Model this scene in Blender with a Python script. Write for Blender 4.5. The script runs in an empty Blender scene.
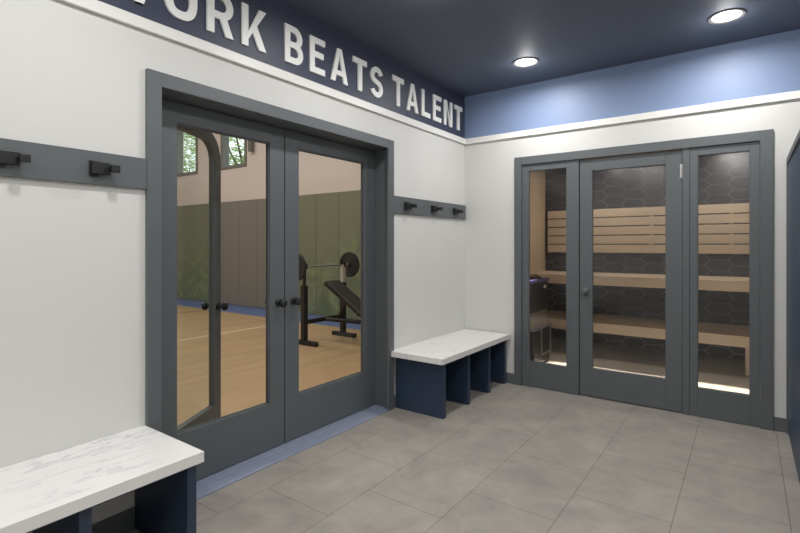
import bpy, bmesh, math, random
from mathutils import Vector, Matrix
R = math.radians
col = bpy.context.scene.collection
random.seed(4)

# ------------------------------------------------------------------ helpers
def lin(c):
    return tuple(((v/255)/12.92 if v/255 <= .04045 else ((v/255+.055)/1.055)**2.4) for v in c) + (1,)

def mat(name, rgb, rough=.5, metal=0, spec=.5, var=.0, vscale=8, bump=0, bscale=40, coat=0):
    m = bpy.data.materials.new(name); m.use_nodes = True
    nt = m.node_tree; b = nt.nodes['Principled BSDF']
    b.inputs['Roughness'].default_value = rough; b.inputs['Metallic'].default_value = metal
    b.inputs['Specular IOR Level'].default_value = spec
    b.inputs['Coat Weight'].default_value = coat
    b.inputs['Base Color'].default_value = lin(rgb)
    if var or bump:
        g = nt.nodes.new('ShaderNodeNewGeometry')
        n = nt.nodes.new('ShaderNodeTexNoise'); n.inputs['Scale'].default_value = vscale; n.inputs['Detail'].default_value = 5
        nt.links.new(g.outputs['Position'], n.inputs['Vector'])
        mx = nt.nodes.new('ShaderNodeMix'); mx.data_type = 'RGBA'
        c = lin(rgb)
        mx.inputs['A'].default_value = tuple(v*(1-var) for v in c[:3]) + (1,)
        mx.inputs['B'].default_value = tuple(min(1, v*(1+var)) for v in c[:3]) + (1,)
        nt.links.new(n.outputs['Fac'], mx.inputs['Factor'])
        nt.links.new(mx.outputs['Result'], b.inputs['Base Color'])
        if bump:
            n2 = nt.nodes.new('ShaderNodeTexNoise'); n2.inputs['Scale'].default_value = bscale
            nt.links.new(g.outputs['Position'], n2.inputs['Vector'])
            bp = nt.nodes.new('ShaderNodeBump'); bp.inputs['Strength'].default_value = bump; bp.inputs['Distance'].default_value = .002
            nt.links.new(n2.outputs['Fac'], bp.inputs['Height']); nt.links.new(bp.outputs['Normal'], b.inputs['Normal'])
    return m

def glass(name, tint, refl_rough=.03, k=1.0):
    m = bpy.data.materials.new(name); m.use_nodes = True
    nt = m.node_tree; nt.nodes.clear()
    o = nt.nodes.new('ShaderNodeOutputMaterial'); mx = nt.nodes.new('ShaderNodeMixShader')
    t = nt.nodes.new('ShaderNodeBsdfTransparent'); t.inputs['Color'].default_value = tint + (1,)
    g = nt.nodes.new('ShaderNodeBsdfGlossy'); g.inputs['Roughness'].default_value = refl_rough
    f = nt.nodes.new('ShaderNodeFresnel'); f.inputs['IOR'].default_value = 1.45
    mu = nt.nodes.new('ShaderNodeMath'); mu.operation = 'MULTIPLY'; mu.inputs[1].default_value = k
    ge = nt.nodes.new('ShaderNodeNewGeometry')      # reflect on the entry face only (no internal reflection in a thin pane)
    inv = nt.nodes.new('ShaderNodeMath'); inv.operation = 'SUBTRACT'; inv.inputs[0].default_value = 1; nt.links.new(ge.outputs['Backfacing'], inv.inputs[1])
    m2 = nt.nodes.new('ShaderNodeMath'); m2.operation = 'MULTIPLY'
    nt.links.new(f.outputs[0], mu.inputs[0]); nt.links.new(mu.outputs[0], m2.inputs[0]); nt.links.new(inv.outputs[0], m2.inputs[1]); nt.links.new(m2.outputs[0], mx.inputs[0])
    nt.links.new(t.outputs[0], mx.inputs[1]); nt.links.new(g.outputs[0], mx.inputs[2])
    nt.links.new(mx.outputs[0], o.inputs[0])
    return m

def emit(name, rgb, s):
    m = bpy.data.materials.new(name); m.use_nodes = True
    nt = m.node_tree; b = nt.nodes['Principled BSDF']
    b.inputs['Base Color'].default_value = lin(rgb)
    b.inputs['Emission Color'].default_value = lin(rgb); b.inputs['Emission Strength'].default_value = s
    return m

class MB:
    def __init__(s): s.bm = bmesh.new()
    def add(s, b2, M=None):
        if M is not None: bmesh.ops.transform(b2, matrix=M, verts=b2.verts)
        me = bpy.data.meshes.new('tmp'); b2.to_mesh(me); b2.free(); s.bm.from_mesh(me); bpy.data.meshes.remove(me)
        return s
    def box(s, x0, x1, y0, y1, z0, z1, bev=0, seg=2, M=None):
        b = bmesh.new(); bmesh.ops.create_cube(b, size=1)
        for v in b.verts:
            v.co = Vector((x0+(v.co.x+.5)*(x1-x0), y0+(v.co.y+.5)*(y1-y0), z0+(v.co.z+.5)*(z1-z0)))
        if bev: bmesh.ops.bevel(b, geom=b.edges[:], offset=bev, segments=seg, affect='EDGES', profile=.5)
        return s.add(b, M)
    def cyl(s, p0, p1, r0, r1=None, n=20, bev=0):
        p0, p1 = Vector(p0), Vector(p1); d = p1-p0
        b = bmesh.new(); bmesh.ops.create_cone(b, cap_ends=True, segments=n, radius1=r0, radius2=r0 if r1 is None else r1, depth=d.length)
        if bev:
            bmesh.ops.bevel(b, geom=[e for e in b.edges if len(e.link_faces) == 2 and any(len(f.verts) > 4 for f in e.link_faces)], offset=bev, segments=2, affect='EDGES')
        return s.add(b, Matrix.Translation((p0+p1)/2) @ d.to_track_quat('Z', 'Y').to_matrix().to_4x4())
    def lathe(s, prof, M, n=24):                     # prof: (radius, height) along local Z
        b = bmesh.new(); rings = []
        for r, h in prof:
            rings.append([b.verts.new((r*math.cos(2*math.pi*i/n), r*math.sin(2*math.pi*i/n), h)) for i in range(n)] if r > 1e-6 else [b.verts.new((0, 0, h))])
        for A, B in zip(rings, rings[1:]):
            for i in range(n):
                j = (i+1) % n
                if len(A) == 1 and len(B) == 1: continue
                if len(A) == 1: b.faces.new((A[0], B[j], B[i]))
                elif len(B) == 1: b.faces.new((A[i], A[j], B[0]))
                else: b.faces.new((A[i], A[j], B[j], B[i]))
        bmesh.ops.recalc_face_normals(b, faces=b.faces[:])
        return s.add(b, M)
    def tube(s, pts, r, n=10):
        pts = [Vector(p) for p in pts]
        for a, c in zip(pts, pts[1:]): s.cyl(a, c, r, n=n)
        for p in pts[1:-1]:
            b = bmesh.new(); bmesh.ops.create_uvsphere(b, u_segments=n, v_segments=6, radius=r); s.add(b, Matrix.Translation(p))
        return s
    def prism(s, poly, depth, M=None):               # poly: CCW (u,v), extruded along +w
        b = bmesh.new()
        f = [b.verts.new((u, v, depth)) for u, v in poly]; k = [b.verts.new((u, v, 0)) for u, v in poly]
        b.faces.new(f); b.faces.new(k[::-1]); n = len(poly)
        for i in range(n): b.faces.new((k[i], k[(i+1) % n], f[(i+1) % n], f[i]))
        bmesh.ops.recalc_face_normals(b, faces=b.faces[:])
        return s.add(b, M)
    def stroke(s, pts, t, depth, M=None, closed=False):   # thick 2-D polyline
        P = [Vector(p) for p in pts]; n = len(P); L, Rr = [], []
        for i in range(n):
            if closed: a, c = P[i-1], P[(i+1) % n]
            else: a, c = P[max(0, i-1)], P[min(n-1, i+1)]
            d1 = (P[i]-a); d2 = (c-P[i])
            if d1.length < 1e-9: d1 = d2
            if d2.length < 1e-9: d2 = d1
            d1.normalize(); d2.normalize(); tt = (d1+d2).normalized(); nn = Vector((-tt.y, tt.x))
            k = t/2/max(.5, tt.dot(d1)); L.append(P[i]+nn*k); Rr.append(P[i]-nn*k)
        b = bmesh.new()
        vf = [(b.verts.new((l.x, l.y, depth)), b.verts.new((r.x, r.y, depth)), b.verts.new((l.x, l.y, 0)), b.verts.new((r.x, r.y, 0))) for l, r in zip(L, Rr)]
        for i in range(n if closed else n-1):
            A, B = vf[i], vf[(i+1) % n]
            b.faces.new((A[0], A[1], B[1], B[0])); b.faces.new((A[2], B[2], B[3], A[3]))
            b.faces.new((A[0], B[0], B[2], A[2])); b.faces.new((A[1], A[3], B[3], B[1]))
        if not closed:
            for A in (vf[0], vf[-1]): b.faces.new((A[0], A[2], A[3], A[1]))
        bmesh.ops.recalc_face_normals(b, faces=b.faces[:])
        return s.add(b, M)
    def build(s, name, m, parent=None, local=False, smooth=False, origin=None):
        me = bpy.data.meshes.new(name); o = bpy.data.objects.new(name, me)
        if parent is not None:
            if not local:
                p = parent; off = Vector(parent.location)
                while p.parent: p = p.parent; off += p.location
                bmesh.ops.translate(s.bm, vec=-off, verts=s.bm.verts)
            o.parent = parent
        elif not local:
            c = [v.co for v in s.bm.verts]
            lo = Vector([min(v[i] for v in c) for i in range(3)]); hi = Vector([max(v[i] for v in c) for i in range(3)])
            org = Vector(origin) if origin else Vector(((lo.x+hi.x)/2, (lo.y+hi.y)/2, lo.z))
            bmesh.ops.translate(s.bm, vec=-org, verts=s.bm.verts); o.location = org
        if smooth:
            for f in s.bm.faces: f.smooth = True
        s.bm.to_mesh(me); s.bm.free()
        if smooth: me.set_sharp_from_angle(angle=R(35))
        me.materials.append(m); col.objects.link(o)
        return o

def tag(o, label=None, cat=None, group=None, kind=None):
    if label: o['label'] = label
    if cat: o['category'] = cat
    if group: o['group'] = group
    if kind: o['kind'] = kind
    return o
def struct(name, mb, m, label=None, **k):
    o = mb.build(name, m, **k); o['kind'] = 'structure'
    if label: o['label'] = label
    return o
def empty(name, loc, label=None, cat=None, group=None, kind=None, rz=0):
    o = bpy.data.objects.new(name, None); o.location = loc; o.rotation_euler = (0, 0, rz); o.empty_display_size = .1
    col.objects.link(o); return tag(o, label, cat, group, kind)
def box(*a, **k): return MB().box(*a, **k)
AX = lambda p, q: Matrix.Translation(p) @ Vector(q).to_track_quat('Z', 'Y').to_matrix().to_4x4()   # local Z -> q at p
LW = lambda x, y, z: Matrix.Translation((x, y, z)) @ Matrix(((0, 0, 1, 0), (1, 0, 0, 0), (0, 1, 0, 0), (0, 0, 0, 1)))  # (u,v,w)->(Y,Z,X)

# ------------------------------------------------------------------ materials
M_white = mat('white wall paint', (210, 210, 207), .55, var=.015, vscale=1.5)
M_trimw = mat('white trim paint', (232, 231, 227), .4)
M_navy = mat('navy ceiling paint', (80, 88, 105), .62, var=.03, vscale=2)
M_band = mat('dark navy band paint', (62, 67, 86), .5)
M_blue = mat('mid blue band paint', (125, 144, 178), .5)
M_grey = mat('slate grey paint', (91, 96, 99), .42, var=.03, vscale=3)
M_bench = mat('navy bench paint', (44, 58, 78), .4, var=.03, vscale=4)
M_lock = mat('navy locker paint', (48, 64, 86), .4, var=.03)
M_black = mat('matte black metal', (36, 37, 38), .42, metal=.2)
M_iron = mat('black rack steel', (28, 28, 30), .5)
M_tube = mat('pale grey painted tube', (188, 186, 178), .4)
M_chrome = mat('brushed steel', (190, 190, 188), .3, metal=1)
M_letter = mat('white letter paint', (246, 246, 243), .4)
M_glass = glass('clear door glass', (.95, .95, .93), .02, .75)
M_sglass = glass('sauna door glass', (.90, .895, .89), .15, 2.4)
M_wglass = glass('window glass', (.95, .97, .96))
M_gwall = mat('pinkish plaster', (216, 206, 199), .7, var=.02, vscale=1)
M_gframe = mat('gym window frame grey', (112, 112, 106), .5)
M_plate = mat('cast iron plate', (38, 40, 40), .55, var=.1, vscale=20)
M_vinyl = mat('black vinyl', (40, 41, 40), .45, bump=.2, bscale=200)
M_gceil = mat('gym ceiling paint', (205, 203, 198), .8)
M_sceil = mat('sauna ceiling', (150, 140, 128), .6)
M_sfloor = mat('sauna floor tile', (160, 153, 143), .5, var=.05, vscale=3)
M_leaf = mat('tree leaves', (150, 172, 118), .6, var=.35, vscale=3)
nt = M_leaf.node_tree; b = nt.nodes['Principled BSDF']; o = nt.nodes['Material Output']      # leaves let light through
tr = nt.nodes.new('ShaderNodeBsdfTranslucent'); tr.inputs[0].default_value = lin((170, 196, 110)); ms = nt.nodes.new('ShaderNodeMixShader'); ms.inputs[0].default_value = .5
nt.links.new(b.outputs[0], ms.inputs[1]); nt.links.new(tr.outputs[0], ms.inputs[2]); nt.links.new(ms.outputs[0], o.inputs[0])
M_bark = mat('bark', (92, 82, 70), .9, var=.2)
M_lawn = mat('lawn', (90, 110, 66), .9, var=.2)
M_purple = mat('purple enamel', (78, 68, 116), .4)
M_stone = mat('dark sauna stones', (62, 60, 62), .8, var=.2, vscale=30)
M_heat = mat('heater black steel', (36, 36, 37), .38, metal=.3)
M_tile = mat('dark glazed hexagon tile', (60, 59, 66), .3, var=.18, vscale=5)
M_grout = mat('light grout', (128, 124, 124), .8)
M_thr = None

def m_floor():
    m = bpy.data.materials.new('grey stone floor tile'); m.use_nodes = True
    nt = m.node_tree; N = nt.nodes; L = nt.links; b = N['Principled BSDF']
    g = N.new('ShaderNodeNewGeometry'); sp = N.new('ShaderNodeSeparateXYZ'); L.new(g.outputs['Position'], sp.inputs[0])
    a1 = N.new('ShaderNodeMath'); a1.inputs[1].default_value = 6.0+.02; L.new(sp.outputs['Y'], a1.inputs[0])
    a2 = N.new('ShaderNodeMath'); a2.inputs[1].default_value = .295+4.65; L.new(sp.outputs['X'], a2.inputs[0])
    cb = N.new('ShaderNodeCombineXYZ'); L.new(a1.outputs[0], cb.inputs[0]); L.new(a2.outputs[0], cb.inputs[1])
    br = N.new('ShaderNodeTexBrick'); L.new(cb.outputs[0], br.inputs['Vector'])
    br.offset = .5; br.offset_frequency = 2
    br.inputs['Scale'].default_value = 1; br.inputs['Brick Width'].default_value = .62; br.inputs['Row Height'].default_value = .465
    br.inputs['Mortar Size'].default_value = .0024; br.inputs['Mortar Smooth'].default_value = .2
    br.inputs['Color1'].default_value = lin((150, 144, 138)); br.inputs['Color2'].default_value = lin((148, 142, 136)); br.inputs['Mortar'].default_value = lin((114, 106, 100))
    n = N.new('ShaderNodeTexNoise'); n.inputs['Scale'].default_value = 3.4; n.inputs['Detail'].default_value = 7; n.inputs['Roughness'].default_value = .7; n.inputs['Distortion'].default_value = .6
    L.new(g.outputs['Position'], n.inputs['Vector'])
    cr = N.new('ShaderNodeValToRGB'); cr.color_ramp.elements[0].position = .32; cr.color_ramp.elements[0].color = (.78, .78, .79, 1); cr.color_ramp.elements[1].position = .7; cr.color_ramp.elements[1].color = (1.14, 1.13, 1.11, 1)
    L.new(n.outputs['Fac'], cr.inputs[0])
    mx = N.new('ShaderNodeMix'); mx.data_type = 'RGBA'; mx.blend_type = 'MULTIPLY'; mx.inputs['Factor'].default_value = 1
    L.new(br.outputs['Color'], mx.inputs['A']); L.new(cr.outputs[0], mx.inputs['B']); L.new(mx.outputs['Result'], b.inputs['Base Color'])
    b.inputs['Roughness'].default_value = .5
    bp = N.new('ShaderNodeBump'); bp.invert = True; bp.inputs['Strength'].default_value = .4; bp.inputs['Distance'].default_value = .002
    L.new(br.outputs['Fac'], bp.inputs['Height']); L.new(bp.outputs['Normal'], b.inputs['Normal'])
    return m
M_floor = m_floor()

def m_marble():
    m = bpy.data.materials.new('white veined marble'); m.use_nodes = True
    nt = m.node_tree; N = nt.nodes; L = nt.links; b = N['Principled BSDF']
    g = N.new('ShaderNodeNewGeometry')
    mp = N.new('ShaderNodeMapping'); mp.inputs['Rotation'].default_value = (0, 0, R(-14)); mp.inputs['Scale'].default_value = (5.5, 1.3, 2.5); L.new(g.outputs['Position'], mp.inputs[0])
    n = N.new('ShaderNodeTexNoise'); n.inputs['Scale'].default_value = 1.3; n.inputs['Detail'].default_value = 9; n.inputs['Roughness'].default_value = .6; n.inputs['Distortion'].default_value = .25
    L.new(mp.outputs[0], n.inputs['Vector'])
    sub = N.new('ShaderNodeMath'); sub.operation = 'SUBTRACT'; sub.inputs[1].default_value = .5; L.new(n.outputs['Fac'], sub.inputs[0])
    ab = N.new('ShaderNodeMath'); ab.operation = 'ABSOLUTE'; L.new(sub.outputs[0], ab.inputs[0])
    cr = N.new('ShaderNodeValToRGB'); e = cr.color_ramp.elements
    e[0].position = 0; e[0].color = lin((192, 192, 195)); e[1].position = .022; e[1].color = lin((226, 225, 222))
    L.new(ab.outputs[0], cr.inputs[0])
    n2 = N.new('ShaderNodeTexNoise'); n2.inputs['Scale'].default_value = 3; n2.inputs['Detail'].default_value = 3; L.new(g.outputs['Position'], n2.inputs['Vector'])
    c2 = N.new('ShaderNodeValToRGB'); c2.color_ramp.elements[0].position = .46; c2.color_ramp.elements[1].position = .62; L.new(n2.outputs['Fac'], c2.inputs[0])
    mx = N.new('ShaderNodeMix'); mx.data_type = 'RGBA'; mx.inputs['A'].default_value = lin((227, 226, 223))
    L.new(c2.outputs[0], mx.inputs['Factor']); L.new(cr.outputs[0], mx.inputs['B']); L.new(mx.outputs['Result'], b.inputs['Base Color'])
    b.inputs['Roughness'].default_value = .3
    return m
M_marble = m_marble()

def m_wood(name, c1, c2, axis, plank, rough=.4, grain=30):
    """planks running along `axis` (0 X, 1 Y) with grain stretched the same way"""
    m = bpy.data.materials.new(name); m.use_nodes = True
    nt = m.node_tree; N = nt.nodes; L = nt.links; b = N['Principled BSDF']
    g = N.new('ShaderNodeNewGeometry'); mp = N.new('ShaderNodeMapping')
    mp.inputs['Scale'].default_value = (1.2, grain, grain) if axis == 0 else ((grain, 1.2, grain) if axis == 1 else (grain, grain, 1.2))
    L.new(g.outputs['Position'], mp.inputs[0])
    n = N.new('ShaderNodeTexNoise'); n.inputs['Scale'].default_value = 1.5; n.inputs['Detail'].default_value = 5; n.inputs['Distortion'].default_value = .4
    L.new(mp.outputs[0], n.inputs['Vector'])
    mx = N.new('ShaderNodeMix'); mx.data_type = 'RGBA'; mx.inputs['A'].default_value = lin(c1); mx.inputs['B'].default_value = lin(c2)
    L.new(n.outputs['Fac'], mx.inputs['Factor']); out = mx.outputs['Result']
    if plank:
        sp = N.new('ShaderNodeSeparateXYZ'); L.new(g.outputs['Position'], sp.inputs[0])
        cb = N.new('ShaderNodeCombineXYZ'); L.new(sp.outputs['XYZ'[axis]], cb.inputs[0]); L.new(sp.outputs['Y' if axis == 0 else 'X'], cb.inputs[1])
        br = N.new('ShaderNodeTexBrick'); L.new(cb.outputs[0], br.inputs['Vector']); br.offset = .37
        br.inputs['Scale'].default_value = 1; br.inputs['Brick Width'].default_value = 1.4; br.inputs['Row Height'].default_value = plank; br.inputs['Mortar Size'].default_value = .0015
        br.inputs['Color1'].default_value = (1.05, 1.05, 1.05, 1); br.inputs['Color2'].default_value = (.9, .9, .9, 1); br.inputs['Mortar'].default_value = (.8, .78, .75, 1)
        m2 = N.new('ShaderNodeMix'); m2.data_type = 'RGBA'; m2.blend_type = 'MULTIPLY'; m2.inputs['Factor'].default_value = 1
        L.new(out, m2.inputs['A']); L.new(br.outputs['Color'], m2.inputs['B']); out = m2.outputs['Result']
    L.new(out, b.inputs['Base Color']); b.inputs['Roughness'].default_value = rough
    return m
M_gfloor = m_wood('gym maple floor', (194, 166, 130), (180, 151, 115), 1, .12, .45)
M_wood = m_wood('pale sauna wood', (206, 190, 168), (193, 174, 151), 0, 0, .5)
M_woodw = m_wood('pale sauna wall boards', (202, 183, 158), (189, 168, 142), 2, 0, .55)
M_gblue = mat('gym blue border paint', (98, 120, 168), .45, var=.04)
M_line = mat('cream court line paint', (226, 212, 180), .5)
M_dline = mat('brown court line paint', (120, 92, 62), .5)

def m_foliage():
    m = bpy.data.materials.new('green foliage panel'); m.use_nodes = True
    nt = m.node_tree; N = nt.nodes; L = nt.links; b = N['Principled BSDF']
    g = N.new('ShaderNodeNewGeometry')
    v = N.new('ShaderNodeTexNoise'); v.inputs['Scale'].default_value = 2.2; v.inputs['Detail'].default_value = 8; v.inputs['Roughness'].default_value = .68; v.inputs['Distortion'].default_value = 1.2
    L.new(g.outputs['Position'], v.inputs['Vector'])
    cr = N.new('ShaderNodeValToRGB'); e = cr.color_ramp.elements
    e[0].position = .34; e[0].color = lin((92, 110, 80)); e[1].position = .52; e[1].color = lin((120, 128, 104))
    for p, c in ((.64, (132, 154, 106)), (.76, (160, 182, 124))):
        q = e.new(p); q.color = lin(c)
    L.new(v.outputs['Fac'], cr.inputs[0])
    # upper part of the panels is plain dull green, foliage pattern below
    sp = N.new('ShaderNodeSeparateXYZ'); L.new(g.outputs['Position'], sp.inputs[0])
    n2 = N.new('ShaderNodeTexNoise'); n2.inputs['Scale'].default_value = 1.3; n2.inputs['Detail'].default_value = 4; L.new(g.outputs['Position'], n2.inputs['Vector'])
    ad = N.new('ShaderNodeMath'); ad.operation = 'MULTIPLY_ADD'; ad.inputs[1].default_value = 1.6; L.new(n2.outputs['Fac'], ad.inputs[0]); L.new(sp.outputs['Z'], ad.inputs[2])
    mr = N.new('ShaderNodeMapRange'); mr.inputs['From Min'].default_value = 1.5; mr.inputs['From Max'].default_value = 2.5; L.new(ad.outputs[0], mr.inputs['Value'])
    mx = N.new('ShaderNodeMix'); mx.data_type = 'RGBA'; mx.inputs['B'].default_value = lin((122, 126, 106))
    L.new(mr.outputs[0], mx.inputs['Factor']); L.new(cr.outputs[0], mx.inputs['A'])
    L.new(mx.outputs['Result'], b.inputs['Base Color']); b.inputs['Roughness'].default_value = .6
    return m
M_foliage = m_foliage()
M_panel = mat('grey gym wall panel', (130, 127, 118), .6, var=.03, vscale=2)

def m_threshold():
    m = bpy.data.materials.new('blue threshold boards'); m.use_nodes = True
    nt = m.node_tree; N = nt.nodes; L = nt.links; b = N['Principled BSDF']
    g = N.new('ShaderNodeNewGeometry'); sp = N.new('ShaderNodeSeparateXYZ'); L.new(g.outputs['Position'], sp.inputs[0])
    cb = N.new('ShaderNodeCombineXYZ'); L.new(sp.outputs['Y'], cb.inputs[0]); L.new(sp.outputs['X'], cb.inputs[1])
    br = N.new('ShaderNodeTexBrick'); L.new(cb.outputs[0], br.inputs['Vector']); br.inputs['Scale'].default_value = 1
    br.inputs['Brick Width'].default_value = .17; br.inputs['Row Height'].default_value = .05; br.inputs['Mortar Size'].default_value = .0022
    br.inputs['Color1'].default_value = lin((136, 143, 160)); br.inputs['Color2'].default_value = lin((128, 137, 158)); br.inputs['Mortar'].default_value = lin((110, 119, 144))
    L.new(br.outputs['Color'], b.inputs['Base Color']); b.inputs['Roughness'].default_value = .45
    return m
M_thr = m_threshold()

# ------------------------------------------------------------------ dimensions
XL, YB, ZC = -2.376, 4.434, 2.887       # left wall, back wall, ceiling
XR, YF = .80, -2.6                      # right wall, wall behind the camera
OY0, OY1, OZ = 1.215, 3.172, 2.17       # gym door opening
SX0, SX1, SZ = -1.79, .115, 2.15        # sauna front opening
TW = .30                                # left wall thickness
ZT = 2.41                               # where the upper band starts

# ------------------------------------------------------------------ shell
struct('floor', box(XL, XR, YF, YB+.16, -.1, 0), M_floor)
struct('ceiling', box(XL-TW, XR+.12, YF-.12, YB+.0, ZC, ZC+.12), M_navy)
w = MB()
w.box(XL-TW, XL, YF, OY0, 0, ZT); w.box(XL-TW, XL, OY1, YB, 0, ZT); w.box(XL-TW, XL, OY0, OY1, OZ, ZT)
struct('wall_left', w, M_white)
struct('wall_left_band', box(XL-TW, XL, YF, YB, ZT, ZC), M_band, 'dark navy band of wall above the white trim')
w = MB()
w.box(XL-TW, SX0, YB, YB+.16, 0, ZT); w.box(SX1, XR+.12, YB, YB+.16, 0, ZT); w.box(SX0, SX1, YB, YB+.16, SZ, ZT)
struct('wall_back', w, M_white)
struct('wall_back_band', box(XL-TW, XR+.12, YB, YB+.16, ZT, ZC+.12), M_blue, 'mid blue band of wall above the sauna front')
struct('wall_right', box(XR, XR+.12, YF, YB, 0, ZC), M_white)
struct('wall_front', box(XL-TW, XR+.12, YF-.12, YF, 0, ZC), M_white)
struct('trim_1', box(XL, XL+.022, YF, YB, 2.390, 2.446, .003), M_trimw, 'white trim board under the lettering band')
struct('trim_2', box(XL+.022, XR, YB-.022, YB, 2.390, 2.446, .003), M_trimw, 'white trim board across the back wall')
b = MB()
b.box(XL, XL+.014, YF, 1.165, 0, .10, .002); b.box(XL, XL+.014, 3.177, YB, 0, .10, .002)
struct('baseboard_left', b, M_grey)
b = MB(); b.box(XL+.014, -1.828, YB-.014, YB, 0, .10, .002); b.box(.158, XR, YB-.014, YB, 0, .10, .002)
struct('baseboard_back', b, M_grey)
struct('trim_3', box(XL-TW, XL+.018, OY0+.001, OY1-.001, 0, .006, .001), M_thr, 'blue boarded threshold strip under the double doors')

# ---- gym doorway casing and jambs
CX = XL+.022
c = MB()
c.box(XL, CX, 1.167, 1.24, 0, 2.208, .003); c.box(XL, CX, 3.10, 3.175, 0, 2.208, .003); c.box(XL, CX, 1.24, 3.10, 2.135, 2.208, .003)
c.box(XL-TW, XL, 1.215, 1.238, 0.006, 2.17); c.box(XL-TW, XL, 3.150, 3.1715, .006, 2.17); c.box(XL-TW, XL, 1.238, 3.150, 2.138, 2.17)
struct('trim_4', c, M_grey, 'slate grey casing around the double doors')

def knob(parent, p, n, m=None):
    """rosette, neck and ball knob standing out of p along n"""
    prof = [(0, 0), (.027, 0), (.027, .006), (.022, .010), (.011, .012), (.010, .028), (.016, .033), (.026, .042), (.0285, .052), (.026, .062), (.016, .069), (0, .071)]
    return MB().lathe(prof, AX(Vector(p), n)).build('door_knob', m or M_black, parent, smooth=True)

def leaf(name, y0, y1, p0, p1, label, ky):
    """a glazed leaf in the left wall: front face X0, glass p0..p1"""
    X0, X1 = -2.533, -2.578
    z0, z1, g0, g1 = .010, 2.132, .308, 2.02
    r = empty(name, ((X0+X1)/2, (y0+y1)/2, 0), label, kind='structure')
    f = MB()
    f.box(X1, X0, y0, p0, z0, z1, .002); f.box(X1, X0, p1, y1, z0, z1, .002)
    f.box(X1, X0, p0, p1, z0, g0, .002); f.box(X1, X0, p0, p1, g1, z1, .002)
    f.build('door_frame', M_grey, r)
    b = MB(); e = .006                                  # thin glazing bead stepped back from the face
    for xa, xb in ((X0-.010, X0-.016), (X1+.010, X1+.016)):
        b.box(min(xa, xb), max(xa, xb), p0, p0+e, g0, g1); b.box(min(xa, xb), max(xa, xb), p1-e, p1, g0, g1)
        b.box(min(xa, xb), max(xa, xb), p0+e, p1-e, g0, g0+e); b.box(min(xa, xb), max(xa, xb), p0+e, p1-e, g1-e, g1)
    b.build('glazing_bead', M_grey, r)
    box(-2.558, -2.553, p0+.001, p1-.001, g0+.001, g1-.001).build('glass_pane', M_glass, r)
    knob(r, (X0, ky, .966), (1, 0, 0)); knob(r, (X1, ky, .966), (-1, 0, 0))
    return r
leaf('door_1', 1.242, 2.170, 1.417, 2.05, 'left leaf of the closed grey double doors, glass showing the open arched door', 2.118)
leaf('door_2', 2.178, 3.146, 2.301, 3.012, 'right leaf of the closed grey double doors, glass showing the weight bench', 2.248)

# ---- open arch-topped leaf standing in the gym, hinged behind the left jamb
H0, H1 = Vector((-2.60, 1.30, 0)), Vector((-2.978, 1.962, 0))
dv = (H1-H0); Lf = dv.length; ang = math.atan2(dv.y, dv.x)
r = empty('door_3', H0, 'open grey glazed door with arched top corner, seen through the left leaf', kind='structure', rz=ang)
TZ, t = 2.11, .040
def arch(z0, z1, x0, x1, rad, n=10):
    p = [(x0, z0), (x1, z0), (x1, z1-rad)]
    p += [(x1-rad+rad*math.cos(R(a*90/n)), z1-rad+rad*math.sin(R(a*90/n))) for a in range(1, n+1)]
    return p + [(x0, z1)]
out, inn = arch(.012, TZ, 0, Lf, .19), arch(.265, TZ-.068, .09, Lf-.09, .13)
UP = Matrix(((1, 0, 0, 0), (0, 0, -1, t/2), (0, 1, 0, 0), (0, 0, 0, 1)))      # (u,v,w)->(x,-w,z)
bm = bmesh.new(); n = len(out)
for (w0, w1) in ((0, t),):
    Vo = [[bm.verts.new((u, v, w)) for u, v in out] for w in (w0, w1)]; Vi = [[bm.verts.new((u, v, w)) for u, v in inn] for w in (w0, w1)]
    for i in range(n):
        j = (i+1) % n
        bm.faces.new((Vo[1][i], Vo[1][j], Vi[1][j], Vi[1][i])); bm.faces.new((Vo[0][j], Vo[0][i], Vi[0][i], Vi[0][j]))
        bm.faces.new((Vo[0][i], Vo[0][j], Vo[1][j], Vo[1][i])); bm.faces.new((Vi[0][j], Vi[0][i], Vi[1][i], Vi[1][j]))
bmesh.ops.recalc_face_normals(bm, faces=bm.faces[:])
MB().add(bm, UP).build('door_frame', M_grey, r, local=True)
MB().prism(inn, .005, Matrix.Translation((0, .0025-t/2, 0)) @ UP).build('glass_pane', M_wglass, r, local=True)
for s in (1, -1):
    prof = [(0, 0), (.027, 0), (.027, .006), (.022, .010), (.011, .012), (.010, .028), (.016, .033), (.026, .042), (.0285, .052), (.026, .062), (.016, .069), (0, .071)]
    MB().lathe(prof, AX(Vector((Lf-.045, s*t/2, .93)), (0, s, 0))).build('door_knob', M_black, r, local=True, smooth=True)

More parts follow.
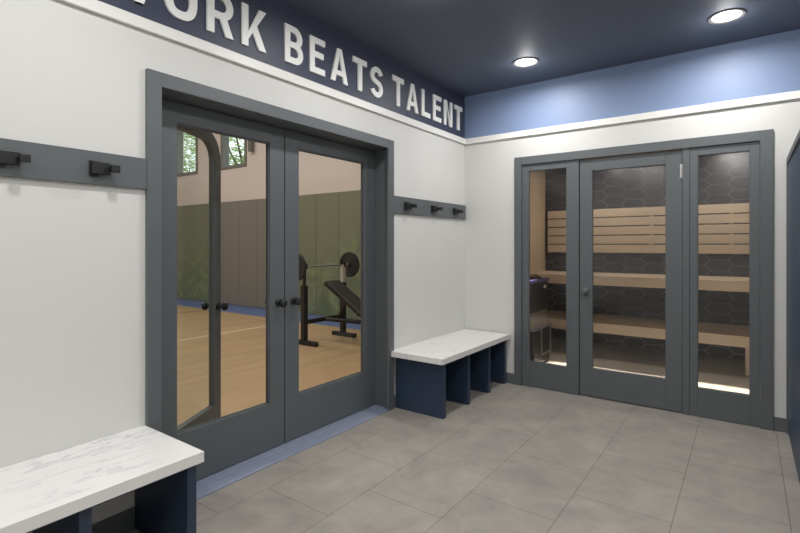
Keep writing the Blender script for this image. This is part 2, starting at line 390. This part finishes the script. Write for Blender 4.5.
# ---- sauna front: casing, two fixed lights, door
c = MB(); y0, y1 = YB-.022, YB
c.box(-1.826, -1.755, y0, y1, 0, 2.194, .003); c.box(.078, .156, y0, y1, 0, 2.194, .003); c.box(-1.755, .078, y0, y1, 2.118, 2.194, .003)
c.box(SX0+.001, -1.757, YB, YB+.16, 0, SZ-.001); c.box(.080, SX1-.001, YB, YB+.16, 0, SZ-.001); c.box(-1.757, .080, YB, YB+.16, 2.120, SZ-.001)
c.box(-1.2225, -1.2165, YB+.02, YB+.05, 0, 2.12)
c.box(-.418, -.369, YB-.008, YB+.052, 0, 2.118, .002)       # mullion post by the hinges
struct('trim_5', c, M_grey, 'slate grey casing around the sauna front')
def lite(name, x0, x1, gx0, gx1, g0, g1, z0, z1, yf, label, m=M_sglass):
    r = empty(name, ((x0+x1)/2, yf+.02, 0), label, kind='structure'); yb = yf+.042
    f = MB()
    f.box(x0, gx0, yf, yb, z0, z1, .002); f.box(gx1, x1, yf, yb, z0, z1, .002)
    f.box(gx0, gx1, yf, yb, z0, g0, .002); f.box(gx0, gx1, yf, yb, g1, z1, .002)
    f.build('door_frame' if name.startswith('door') else 'window_frame', M_grey, r)
    e = .004; b = MB(); ya, yc = yf+.009, yf+.015
    b.box(gx0, gx0+e, ya, yc, g0, g1); b.box(gx1-e, gx1, ya, yc, g0, g1); b.box(gx0+e, gx1-e, ya, yc, g0, g0+e); b.box(gx0+e, gx1-e, ya, yc, g1-e, g1)
    b.build('glazing_bead', M_grey, r)
    box(gx0+.001, gx1-.001, yf+.02, yf+.025, g0+.001, g1-.001).build('glass_pane', m, r)
    return r
lite('window_1', -1.754, -1.223, -1.690, -1.333, .240, 2.055, .002, 2.117, YB-.004, 'fixed glass panel left of the sauna door, heater behind it')
lite('window_2', -.368, .077, -.314, .018, .226, 2.054, .002, 2.117, YB-.004, 'fixed glass panel right of the sauna door')
d4 = lite('door_4', -1.216, -.420, -1.111, -.536, .257, 2.008, .010, 2.108, YB+.004, 'glazed grey sauna door with small round knob')
knob(d4, (-1.160, YB+.004, .945), (0, -1, 0), M_grey)
for z in (1.94,):
    h = MB(); h.box(-.436, -.420, YB-.001, YB+.004, z-.055, z+.055, .001); h.cyl((-.4195, YB-.006, z-.055), (-.4195, YB-.006, z+.055), .006)
    tag(h.build('hinge', M_chrome, d4), 'silver steel hinge')

# ------------------------------------------------------------------ lettering
t_, hL = .043, .241
class Layer:                              # each stroke a hair deeper than the last, so no faces coincide
    def __init__(s): s.k = 0
    def __call__(s): s.k += 1; return .012+.0003*s.k
def arcp(cx, cy, rx, ry, a0, a1, n=12):
    return [(cx+rx*math.cos(R(a0+(a1-a0)*i/n)), cy+ry*math.sin(R(a0+(a1-a0)*i/n))) for i in range(n+1)]
def glyph(ch, w):
    m = MB(); h = hL; t = t_; dp = Layer(); rect = lambda x0, x1, y0, y1: m.prism([(x0, y0), (x1, y0), (x1, y1), (x0, y1)], dp())
    q = lambda *p: m.prism(list(p), dp())
    if ch == 'T': rect(0, w, h-t, h); rect(w/2-t/2, w/2+t/2, 0, h-t)
    elif ch == 'L': rect(0, t, 0, h); rect(t, w, 0, t)
    elif ch == 'E':
        rect(0, t, 0, h); rect(t, w, 0, t*.95); rect(t, w, h-t*.95, h); rect(t, w*.9, h*.53-t*.47, h*.53+t*.47)
    elif ch == 'N': rect(0, t*.9, 0, h); rect(w-t*.9, w, 0, h); q((w-t*.9-t*.25, 0), (w-t*.9, 0), (w-t*.9, t*.3), (t*.9+t*.25, h), (t*.9, h), (t*.9, h-t*.3))
    elif ch == 'A':
        q((0, 0), (t*1.02, 0), (w/2+t*.25, h), (w/2-t*.5, h)); q((w-t*1.02, 0), (w, 0), (w/2+t*.5, h), (w/2-t*.25, h)); rect(w*.24, w*.76, h*.2, h*.2+t*.85)
    elif ch == 'K':
        rect(0, t, 0, h); q((t, h*.36), (w-t*1.2, h), (w, h), (t, h*.36-t*1.3+.012)); q((w-t*1.15, 0), (w, 0), (t+w*.29, h*.66), (t+w*.10, h*.50))
    elif ch == 'W':
        k = t*.95
        for a, c in ((0, w*.28), (w*.28, w*.5), (w*.5, w*.72), (w*.72, w)):
            up = (a < .01) or (abs(a-w*.5) < .01)
            za, zb = (h, 0) if up else (0, h)
            q(*( [(a-k/2, za), (c-k/2, zb), (c+k/2, zb), (a+k/2, za)]))
    elif ch in 'RB':
        rect(0, t, 0, h); m0 = h*.44 if ch == 'R' else h*.50
        def bowl(y0, y1, ww):
            r = (y1-y0)/2; rx = min(r, ww*.5)
            m.stroke([(t, y1)] + arcp(ww-rx, (y0+y1)/2, rx, r, 90, -90) + [(t, y0)], t*.95, dp())
        bowl(m0, h-t*.48, w-t*.5-(.006 if ch == 'B' else 0))
        if ch == 'B': bowl(t*.48, m0, w-t*.48)
        else: q((w-t*1.08, 0), (w, 0), (w*.72, m0), (w*.44, m0))
    elif ch == 'O':
        rx, ry = w/2-t/2, h/2-t/2; n = 40; p = []
        for i in range(n):
            a = 2*math.pi*i/n; ca, sa = math.cos(a), math.sin(a); e = 2/2.7
            p.append((w/2+rx*math.copysign(abs(ca)**e, ca), h/2+ry*math.copysign(abs(sa)**e, sa)))
        m.stroke(p, t, dp(), closed=True)
    elif ch == 'S':
        rx = w/2-t/2; r1 = (h-t)/4
        p = arcp(w/2, h-t/2-r1, rx, r1, 15, 90, 7) + arcp(w/2, h-t/2-r1, rx, r1, 100, 235, 9)
        p += arcp(w/2, t/2+r1, rx, r1, 55, -90, 10) + arcp(w/2, t/2+r1, rx, r1, -100, -165, 6)
        m.stroke(p, t*.97, dp())
    return m
LET = [('W', .955, 1.200, 'first letter of WORK, cut by the frame top'), ('O', 1.253, 1.431, 'second letter of WORK'), ('R', 1.489, 1.652, 'third letter of WORK'), ('K', 1.710, 1.881, 'last letter of WORK'),
       ('B', 2.028, 2.180, 'first letter of BEATS'), ('E', 2.242, 2.382, 'second letter of BEATS'), ('A', 2.441, 2.618, 'third letter of BEATS'), ('T', 2.678, 2.834, 'fourth letter of BEATS'), ('S', 2.882, 3.034, 'last letter of BEATS'),
       ('T', 3.168, 3.324, 'first letter of TALENT'), ('A', 3.368, 3.546, 'second letter of TALENT'), ('L', 3.603, 3.745, 'third letter of TALENT'), ('E', 3.797, 3.941, 'fourth letter of TALENT'), ('N', 3.997, 4.152, 'fifth letter of TALENT'), ('T', 4.203, 4.358, 'last letter of TALENT, next to the corner')]
for ch, a, c, txt in LET:
    m = glyph(ch, c-a); bmesh.ops.transform(m.bm, matrix=LW(XL, a+.004, 2.514), verts=m.bm.verts)
    tag(m.build('wall_letter', M_letter), 'raised white letter %s, %s' % (ch, txt), 'letter', 'raised white letters on the navy band')

# ------------------------------------------------------------------ coat racks
def rack(y0, y1, z0, z1, ys, label):
    r = empty('coat_rack', (XL, (y0+y1)/2, z0), label, 'coat rack')
    box(XL, XL+.02, y0, y1, z0, z1, .002).build('board', M_grey, r)
    zc = (z0+z1)/2-.005; x = XL+.02
    for y in ys:
        h = MB(); h.box(x, x+.008, y-.050, y-.012, zc-.034, zc+.036, .002).box(x+.006, x+.030, y-.046, y+.030, zc-.024, zc+.030, .004)
        hk = h.build('hook', M_black, r)
        k = MB(); k.cyl((x+.010, y+.030, zc+.004), (x+.058, y+.034, zc+.006), .012, n=16).box(x+.046, x+.066, y+.018, y+.056, zc-.014, zc+.020, .005)
        k.build('hook_peg', M_black, hk)
    return r
rack(.02, 1.166, 1.620, 1.768, (.628, .962), 'slate grey coat rack board with black hooks left of double doors')
rack(3.176, YB-.012, 1.614, 1.758, (3.368, 3.795, 4.200), 'slate grey coat rack board with three black hooks above far bench')

# ------------------------------------------------------------------ cubby benches
def bench(y0, y1, ys, zt, label, notch=False):
    r = empty('cubby_bench', (-2.12, (y0+y1)/2, 0), label, 'bench')
    xa, xb, xc = XL+.001, CX+.001, -1.870           # slab, cut back round the door casing at whichever end meets it
    P = [(xb, y0), (xc, y0), (xc, y1), (xa, y1), (xa, 3.177), (xb, 3.177)] if notch else [(xa, y0), (xc, y0), (xc, y1), (xa, y1)]
    MB().prism(P, .044, Matrix.Translation((0, 0, zt-.044))).build('benchtop', M_marble, r)
    for y in ys:
        box(XL+.016, -1.905, y-.021, y+.021, 0, zt-.044, .003).build('side_panel' if y in (ys[0], ys[-1]) else 'divider', M_bench, r)
    a = MB()
    for p, q in zip(ys, ys[1:]): a.box(-1.96, -1.93, p+.0212, q-.0212, zt-.078, zt-.0445, .001)
    a.build('apron', M_bench, r)
bench(3.135, YB-.016, (3.228, 3.635, 4.035, 4.390), .482, 'long cubby bench with white marble top in the far corner', True)
bench(-.06, 1.1655, (-.03, .33, .728, 1.132), .473, 'near cubby bench with white marble top, cut by photo edge')

# ------------------------------------------------------------------ locker on the right
r = empty('locker', (.5, 3.55, 0), 'tall navy locker with grey edge frame at the right photo edge', 'locker')
LY0, LY1, LX = 2.45, YB-.02, .228
box(LX+.03, XR-.002, LY0, LY1, .004, 1.965).build('carcass', M_bench, r)
f = MB()
f.box(LX, LX+.03, LY1-.035, LY1, .004, 1.97, .002); f.box(LX, LX+.03, LY0, LY0+.035, .004, 1.97, .002)
f.box(LX, LX+.03, LY0+.035, LY1-.035, 1.93, 1.97, .002)
tag(f.build('face_frame', M_grey, r), 'grey edge frame')
m_ = (LY0+LY1)/2
for a, c in ((LY0+.037, m_-.002), (m_+.002, LY1-.037)):
    d = MB(); k = 10; s = (c-a)/k
    for i in range(k): d.box(LX+.010, LX+.029, a+i*s+.006, a+(i+1)*s-.006, .012, 1.927, .004)
    d.box(LX+.022, LX+.0295, a, c, .012, 1.927)
    d.build('door', M_lock, r)

# ------------------------------------------------------------------ downlights
M_ring = mat('grey lamp ring', (104, 104, 106), .5)
M_lens = emit('lamp lens', (255, 246, 232), 14)
def downlight(x, y, label, e):
    r = empty('downlight', (x, y, ZC), label, 'ceiling light', 'round recessed ceiling lights')
    pr = [(.095, 0), (.107, -.001), (.1085, -.004), (.104, -.008), (.092, -.007), (.084, -.003), (.083, .0), (.095, 0)]
    MB().lathe(pr, Matrix.Translation((x, y, ZC)), 40)\
        .build('trim_ring', M_ring, r, smooth=True)
    MB().lathe([(0, -.0028), (.080, -.0028), (.0828, -.0015), (.0828, -.0005), (0, -.0005)], Matrix.Translation((x, y, ZC)), 40).build('lens', M_lens, r)
def lamp(x, y, z, e, size=.14, spread=172, c=(1, .985, .965)):
    l = bpy.data.lights.new('downlight_lamp', 'AREA'); l.shape = 'DISK'; l.size = size; l.energy = e; l.color = c; l.spread = R(spread)
    o = bpy.data.objects.new('downlight_lamp', l); o.location = (x, y, z); col.objects.link(o); return o
E1 = 12.5
downlight(-1.506, 3.885, 'round recessed ceiling light nearer the lettered wall corner', E1)
downlight(-.111, 3.895, 'larger looking round recessed ceiling light at upper right', E1)
for x in (-1.506, -.111):
    for y in (3.89, 2.36, .80, -.75, -2.0):
        lamp(x, y, ZC-.012, E1)
        l = bpy.data.lights.new('downlight_glow', 'POINT'); l.energy = E1*.16; l.shadow_soft_size = .05; l.color = (1, .985, .965)     # light leaving the lens sideways
        o = bpy.data.objects.new('downlight_glow', l); o.location = (x, y, ZC-.075); col.objects.link(o)

# ------------------------------------------------------------------ sauna
SL, SR, SB, SZC = -2.385, .70, 6.92, 2.52
struct('floor_sauna', box(SL-.1, SR+.1, YB+.16, SB+.12, -.1, 0), M_sfloor)
struct('ceiling_sauna', box(SL-.1, SR+.1, YB+.16, SB+.12, SZC, SZC+.1), M_sceil)
struct('wall_sauna_left', box(SL-.12, SL, YB+.16, SB, 0, SZC), M_woodw, 'pale wood lined side wall of the sauna')
struct('wall_sauna_right', box(SR, SR+.1, YB+.16, SB, 0, SZC), M_woodw)
struct('wall_sauna_back', box(SL-.1, SR+.1, SB, SB+.12, 0, SZC), M_grout)
# elongated hexagon tiles, one sheet with thickness
hw, hh, hp, gap = .30, .130, .065, .008
bm = bmesh.new(); cs = hw-hp
for i in range(int((SR-SL)/cs)+2):
    for j in range(int(SZC/hh)+2):
        cx = SL+i*cs; cz = j*hh+(hh/2 if i % 2 else 0)
        a, c, e = hw/2-gap, hh/2-gap/2, hw/2-hp-gap*.3
        P = [(cx-a, cz), (cx-e, cz-c), (cx+e, cz-c), (cx+a, cz), (cx+e, cz+c), (cx-e, cz+c)]
        f = [bm.verts.new((x, SB-.006, z)) for x, z in P]; k = [bm.verts.new((x, SB-.0002, z)) for x, z in P]
        bm.faces.new(f)
        for q in range(6): bm.faces.new((k[q], k[(q+1) % 6], f[(q+1) % 6], f[q]))
bmesh.ops.recalc_face_normals(bm, faces=bm.faces[:])
for co, no in (((SL+.002, 0, 0), (-1, 0, 0)), ((SR-.002, 0, 0), (1, 0, 0)), ((0, 0, .004), (0, 0, -1)), ((0, 0, SZC-.004), (0, 0, 1))):
    bmesh.ops.bisect_plane(bm, geom=bm.verts[:]+bm.edges[:]+bm.faces[:], plane_co=co, plane_no=no, clear_outer=True)
struct('wall_sauna_tiling', MB().add(bm), M_tile, 'dark stretched hexagon tiles on the sauna back wall')

r = empty('sauna_slat_rack', ((SL+SR)/2, SB-.03, 1.24), 'pale wood backrest of five horizontal slats above upper sauna bench', 'backrest')
for i in range(5):
    z = 1.245+i*.121
    box(SL+.05, SR-.05, SB-.045, SB-.025, z, z+.108, .003).build('slat', M_wood, r)
for x in (-2.0, -1.0, -.15, .45): box(x-.02, x+.02, SB-.0249, SB-.0062, 1.25, 1.83).build('batten', M_wood, r)
def sbench(name, z, yf, th, label, x1=SR-.01, x0=SL+.012):
    r = empty(name, ((x0+x1)/2, (yf+SB)/2, z-th), label, 'sauna bench')
    s = MB(); n = 5; y0 = yf+.03; d = (SB-.012-y0)/n
    for i in range(n): s.box(x0, x1, y0+i*d+.003, y0+(i+1)*d-.003, z-.028, z, .003)
    s.build('seat_boards', M_wood, r)
    box(x0, x1, yf, yf+.028, z-th, z, .003).build('fascia', M_wood, r)
    for x in (x0+.1, -1.1, -.2, x1-.1): box(x-.02, x+.02, yf+.029, SB-.0062, z-th, z-.029).build('bearer', M_wood, r)
    return r
u = sbench('sauna_bench', .975, 6.14, .115, 'upper pale wood sauna bench below the slatted backrest')
l = sbench('sauna_bench', .408, 6.08, .115, 'lower pale wood sauna bench just above the sauna floor')
box(-.014, .03, 6.14, 6.80, .001, .292, .003).build('support_leg', M_wood, l)

# heater
hx0, hx1, hy0, hy1 = -2.36, -1.90, 5.02, 5.62
r = empty('sauna_heater', ((hx0+hx1)/2, (hy0+hy1)/2, 0), 'black sauna heater with purple top rim behind left glass panel', 'heater')
box(hx0, hx1, hy0, hy1, .60, .93, .012).build('upper_housing', M_heat, r)
s = box(hx0+.01, hx1-.01, hy0+.015, hy1-.015, .05, .60); tag(s.build('body', M_chrome, r), 'brushed steel middle section')
box(hx0+.02, hx1-.02, hy0+.02, hy1-.02, 0, .05).build('plinth', M_heat, r)
rm = MB(); z0, z1 = .93, .965
rm.box(hx0-.006, hx1+.006, hy0-.006, hy0+.03, z0, z1, .006); rm.box(hx0-.006, hx1+.006, hy1-.03, hy1+.006, z0, z1, .006)
rm.box(hx0-.006, hx0+.03, hy0+.03, hy1-.03, z0, z1, .006); rm.box(hx1-.03, hx1+.006, hy0+.03, hy1-.03, z0, z1, .006)
tag(rm.build('rim', M_purple, r), 'purple rim')
st = MB()
for i in range(46):
    b2 = bmesh.new(); bmesh.ops.create_icosphere(b2, subdivisions=1, radius=random.uniform(.026, .042))
    for v in b2.verts: v.co *= random.uniform(.8, 1.15)
    st.add(b2, Matrix.Translation((random.uniform(hx0+.06, hx1-.06), random.uniform(hy0+.06, hy1-.06), .948+random.uniform(0, .012))))
o = st.build('stones', M_stone, r); o['kind'] = 'stuff'; o['label'] = 'dark heater stones'
box(hx1, hx1+.003, hy1-.16, hy1-.09, .855, .885).build('name_plate', M_trimw, r)
lo = box(hx1-.012, hx1+.035, hy0+.04, hy1-.06, .02, .415, .012).build('lower_guard', M_heat, r)
h = MB(); xa, xb, ya, yc = hx1+.036, hx1+.050, hy1-.36, hy1-.05
h.box(xa, xb, ya, yc, .415, .438, .004); h.box(xa, xb, ya, yc, .112, .132, .004); h.box(xa, xb, ya, ya+.015, .132, .415, .003); h.box(xa, xb, yc-.015, yc, .132, .415, .003)
h.build('guard_frame', M_chrome, lo)
lamp(-1.5, 6.35, SZC-.01, 8.5, .2, c=(1, .93, .84)); lamp(-.2, 6.35, SZC-.01, 8.5, .2, c=(1, .93, .84))
struct('trim_8', box(SL+.001, SR-.001, YB+.33, YB+.35, 2.225, SZC), M_woodw, 'added unseen wood board cutting off the strip light inside the sauna door')  # added out of view to give the lit floor band its far edge
l = bpy.data.lights.new('sauna_strip_lamp', 'AREA'); l.shape = 'RECTANGLE'; l.size = 2.8; l.size_y = .006; l.energy = 46; l.spread = R(32); l.color = (1, .93, .82)
o = bpy.data.objects.new('sauna_strip_lamp', l); o.rotation_euler = (R(15), 0, 0); o.location = ((SL+SR)/2, YB+.25, 2.45); col.objects.link(o)

# ------------------------------------------------------------------ gym
GX0, GX1, GY0, GY1, GZ = -13.2, XL-TW, -3.2, 6.55, 5.2
struct('floor_gym', box(GX0, GX1, GY0, 5.80, -.1, .0), M_gfloor)
struct('floor_gym_border', box(GX0, GX1, 5.80, GY1, -.1, .0), M_gblue, 'blue painted border along the gym wall')
struct('trim_6', box(-6.525, -6.475, GY0, 5.80, .0, .0015), M_line, 'cream court line painted on the gym floor')
struct('trim_7', box(-9.125, -9.090, GY0, 5.80, .0, .0015), M_dline, 'brown court line on the gym floor')
struct('ceiling_gym', box(GX0-.2, GX1+.0, GY0-.2, GY1+.2, GZ, GZ+.1), M_gceil)
wins = [(-11.75, -10.80), (-9.80, -8.90)]; wz0, wz1 = 3.10, 4.35
w = MB(); xs = [GX0-.2] + [v for p in wins for v in p] + [GX1]
for i in range(0, len(xs), 2): w.box(xs[i], xs[i+1], GY1, GY1+.2, 0, GZ)
for a, c in wins: w.box(a, c, GY1, GY1+.2, 0, wz0); w.box(a, c, GY1, GY1+.2, wz1, GZ)
struct('wall_gym_back', w, M_gwall)
struct('wall_gym_far', box(GX0-.2, GX0, GY0, GY1, 0, GZ), M_gwall)
struct('wall_gym_front', box(GX0-.2, GX1, GY0-.2, GY0, 0, GZ), M_gwall)
w = MB(); w.box(GX1-.02, GX1, GY0, OY0, 0, GZ); w.box(GX1-.02, GX1, OY1, GY1, 0, GZ); w.box(GX1-.02, GX1, OY0, OY1, OZ, GZ)
w.box(GX1, GX1+.2, GY0, GY1, ZC+.12, GZ); w.box(GX1, GX1+.13, YB+.16, GY1, 0, ZC+.12)
struct('wall_gym_near', w, M_gwall)
def panels(name, x0, x1, m, label):
    p = MB(); x = -6.11+.6*math.ceil((x1+6.11)/.6-1e-6)
    while x > x0+1e-6:
        a, c = max(x-.6, x0), min(x, x1)
        if c-a > .03: p.box(a+.004, c-.004, GY1-.028, GY1-.0005, .02, 2.33, .003)
        x -= .6
    p.box(x0, x1, GY1-.018, GY1-.0004, .02, 2.325)
    struct(name, p, m, label)
panels('wall_gym_panelling', -10.31, -7.91, M_panel, 'plain grey wall panels of the gym')
panels('wall_gym_foliage_left', GX0, -10.31, M_foliage, 'green foliage patterned wall panels at the left')
panels('wall_gym_foliage_right', -7.91, GX1-.02, M_foliage, 'green foliage patterned wall panels behind the weight bench')
for k, (a, c) in enumerate(wins):
    r = empty('window_%d' % (k+3), ((a+c)/2, GY1+.05, wz0), ('left' if k == 0 else 'right')+' high gym window with trees outside', kind='structure')
    f = MB(); e = .05
    f.box(a-e*.6, a+e, GY1-.015, GY1+.16, wz0-e*.6, wz1+e*.6, .003); f.box(c-e, c+e*.6, GY1-.015, GY1+.16, wz0-e*.6, wz1+e*.6, .003)
    f.box(a+e, c-e, GY1-.015, GY1+.16, wz0-e*.6, wz0+e, .003); f.box(a+e, c-e, GY1-.015, GY1+.16, wz1-e, wz1+e*.6, .003)
    f.build('window_frame', M_gframe, r)
    box(a+e+.001, c-e-.001, GY1+.09, GY1+.096, wz0+e+.001, wz1-e-.001).build('glass_pane', M_wglass, r)
s = MB(); s.box(-8.69, -8.60, GY1-.11, GY1-.02, 3.36, 3.66, .006); s.box(-8.67, -8.62, GY1-.02, GY1, 3.46, 3.56)
tag(s.build('wall_speaker', M_gframe), 'small dark box fixed high on the gym wall right of the windows', 'speaker')

# weight bench, head end at the rack, running +X
wy0, wy1, wx = 4.51, 5.28, -4.86
r = empty('weight_bench', (-4.5, (wy0+wy1)/2, 0), 'black weight bench with raised backrest and rack on the gym floor', 'weight bench')
for y in (wy0, wy1):
    p = box(wx-.035, wx+.035, y-.035, y+.035, .05, .80, .004).build('upright', M_iron, r)
    q = MB(); k = .030 if y == wy1 else .017; q.box(wx-k, wx+k, y-k, y+k, .80, 1.06, .003)
    tag(q.build('inner_tube', M_tube if y == wy1 else M_iron, p), 'pale grey inner tube' if y == wy1 else None)
    q = MB(); q.box(wx-.03, wx-.022, y-.02, y+.02, 1.03, 1.13, .002); q.box(wx-.03, wx+.045, y-.02, y+.02, 1.025, 1.04, .002); q.box(wx+.037, wx+.045, y-.02, y+.02, 1.03, 1.10, .002)
    q.build('bar_cradle', M_iron, p)
    MB().box(wx-.20, wx+.24, y-.035, y+.035, .0, .06, .006).build('foot', M_iron, r)
box(wx-.025, wx+.025, wy0+.035, wy1-.035, .275, .33, .004).build('spreader', M_iron, r)
ym = (wy0+wy1)/2
sp = MB(); sp.tube([(wx+.02, ym, .30), (-3.6, ym, .33)], .028, 12); sp.build('spine', M_iron, r)
ft = MB(); ft.box(-3.64, -3.58, ym-.03, ym+.03, .05, .42, .004); ft.build('front_leg', M_iron, r)
MB().box(-3.65, -3.57, ym-.25, ym+.25, 0, .055, .006).build('foot', M_iron, r)
A, B = Vector((-4.07, ym, .43)), Vector((-4.73, ym, .83)); d = B-A
MB().box(0, d.length, -.14, .14, -.035, .035, .015, 3, Matrix.Translation(A) @ Matrix.Rotation(math.pi, 4, 'Z') @ Matrix.Rotation(-math.atan2(d.z, -d.x), 4, 'Y')).build('backrest', M_vinyl, r)
MB().box(-4.14, -3.62, ym-.15, ym+.15, .415, .48, .015, 3).build('seat', M_vinyl, r)
MB().tube([(-4.45, ym, .56), (-4.62, ym, .31)], .018).build('backrest_strut', M_iron, r)
r = empty('barbell', (wx+.005, ym, 1.04), 'barbell with one black plate each end resting on rack of weight bench', 'barbell')
zb = 1.056
MB().cyl((wx+.008, wy0-.42, zb), (wx+.008, wy1+.42, zb), .013).build('bar', M_chrome, r, smooth=True)
for y, s in ((wy0-.16, 1), (wy1+.13, -1)):
    pr = [(.014, -.018), (.045, -.022), (.05, -.012), (.15, -.012), (.158, -.02), (.185, -.02), (.19, -.012), (.19, .012), (.185, .02), (.158, .02), (.15, .012), (.05, .012), (.045, .022), (.014, .018)]
    MB().lathe(pr, AX((wx+.008, y, zb), (0, s, 0)), 36).build('weight_plate', M_plate, r, smooth=True)
    MB().cyl((wx+.008, y+s*.03, zb), (wx+.008, y+s*.06, zb), .028).build('collar', M_chrome, r, smooth=True)

# ------------------------------------------------------------------ outside the gym windows
struct('ground', box(-32, 4, 6.95, 30, -.3, -.05), M_lawn, 'lawn outside the gym')
def tree(x, y, h, rad, label, seed, n=3600):
    rng = random.Random(seed)
    r = empty('tree', (x, y, -.05), label, 'tree', 'trees outside the gym windows')
    t = MB(); t.cyl((x, y, -.05), (x+.1, y, h*.55), .17, .09, 10)
    for k in range(6):
        a = k*1.05; z = h*(.35+.05*k); t.cyl((x+.05, y, z), (x+rad*.7*math.cos(a), y+rad*.7*math.sin(a), z+h*.22), .05, .015, 6)
    t.build('trunk', M_bark, r)
    bm = bmesh.new()
    cl = [(rng.gauss(0, rad*.45), rng.gauss(0, rad*.45), h*.62+rng.uniform(-.28, .33)*h) for _ in range(26)]
    for i in range(n):
        c = cl[i % len(cl)]; q = Vector((rng.gauss(0, .34), rng.gauss(0, .34), rng.gauss(0, .28)))
        p = Vector((x, y, 0))+Vector(c)+q
        M = Matrix.Translation(p) @ Matrix.Rotation(rng.uniform(0, 6.3), 4, 'Z') @ Matrix.Rotation(rng.uniform(-1.2, 1.2), 4, 'X')
        s = rng.uniform(.05, .10)
        vs = [bm.verts.new(M @ Vector(v)) for v in ((-s, 0, 0), (0, -s*.5, s*.15), (s, 0, 0), (0, s*.5, s*.15))]
        bm.faces.new(vs)
    MB().add(bm).build('foliage', M_leaf, r)
tree(-15.2, 11.0, 7.2, 1.2, 'leafy green tree outside the right gym window', 1)
tree(-20.4, 11.6, 7.6, 1.2, 'leafy green tree filling the left gym window', 2)
def area(x, y, z, sx, sy, e, c=(1, 1, 1)):
    l = bpy.data.lights.new('gym_lamp', 'AREA'); l.shape = 'RECTANGLE'; l.size = sx; l.size_y = sy; l.energy = e; l.color = c
    o = bpy.data.objects.new('gym_lamp', l); o.location = (x, y, z); col.objects.link(o); return o
for x in (-4.6, -7.4, -10.2):
    for y in (.3, 3.9): area(x, y, GZ-.03, 1.2, .6, 49, (1, .98, .955))

# ------------------------------------------------------------------ world, camera, view
w = bpy.data.worlds.new('overcast sky'); bpy.context.scene.world = w; w.use_nodes = True
w.node_tree.nodes['Background'].inputs[0].default_value = (.86, .93, 1, 1); w.node_tree.nodes['Background'].inputs[1].default_value = 1.8

cam = bpy.data.cameras.new('camera'); co = bpy.data.objects.new('camera', cam); col.objects.link(co)
cam.sensor_width = 36; cam.lens = 36*480/800; cam.shift_y = -(266.5-245)/800; cam.clip_start = .02
co.location = (0, 0, 1.35); co.rotation_euler = (R(90), 0, math.atan2(347, 480))
sc = bpy.context.scene; sc.camera = co
sc.view_settings.view_transform = 'Standard'; sc.view_settings.look = 'None'
sc.view_settings.exposure = 0; sc.view_settings.gamma = 1; sc.view_settings.use_curve_mapping = False
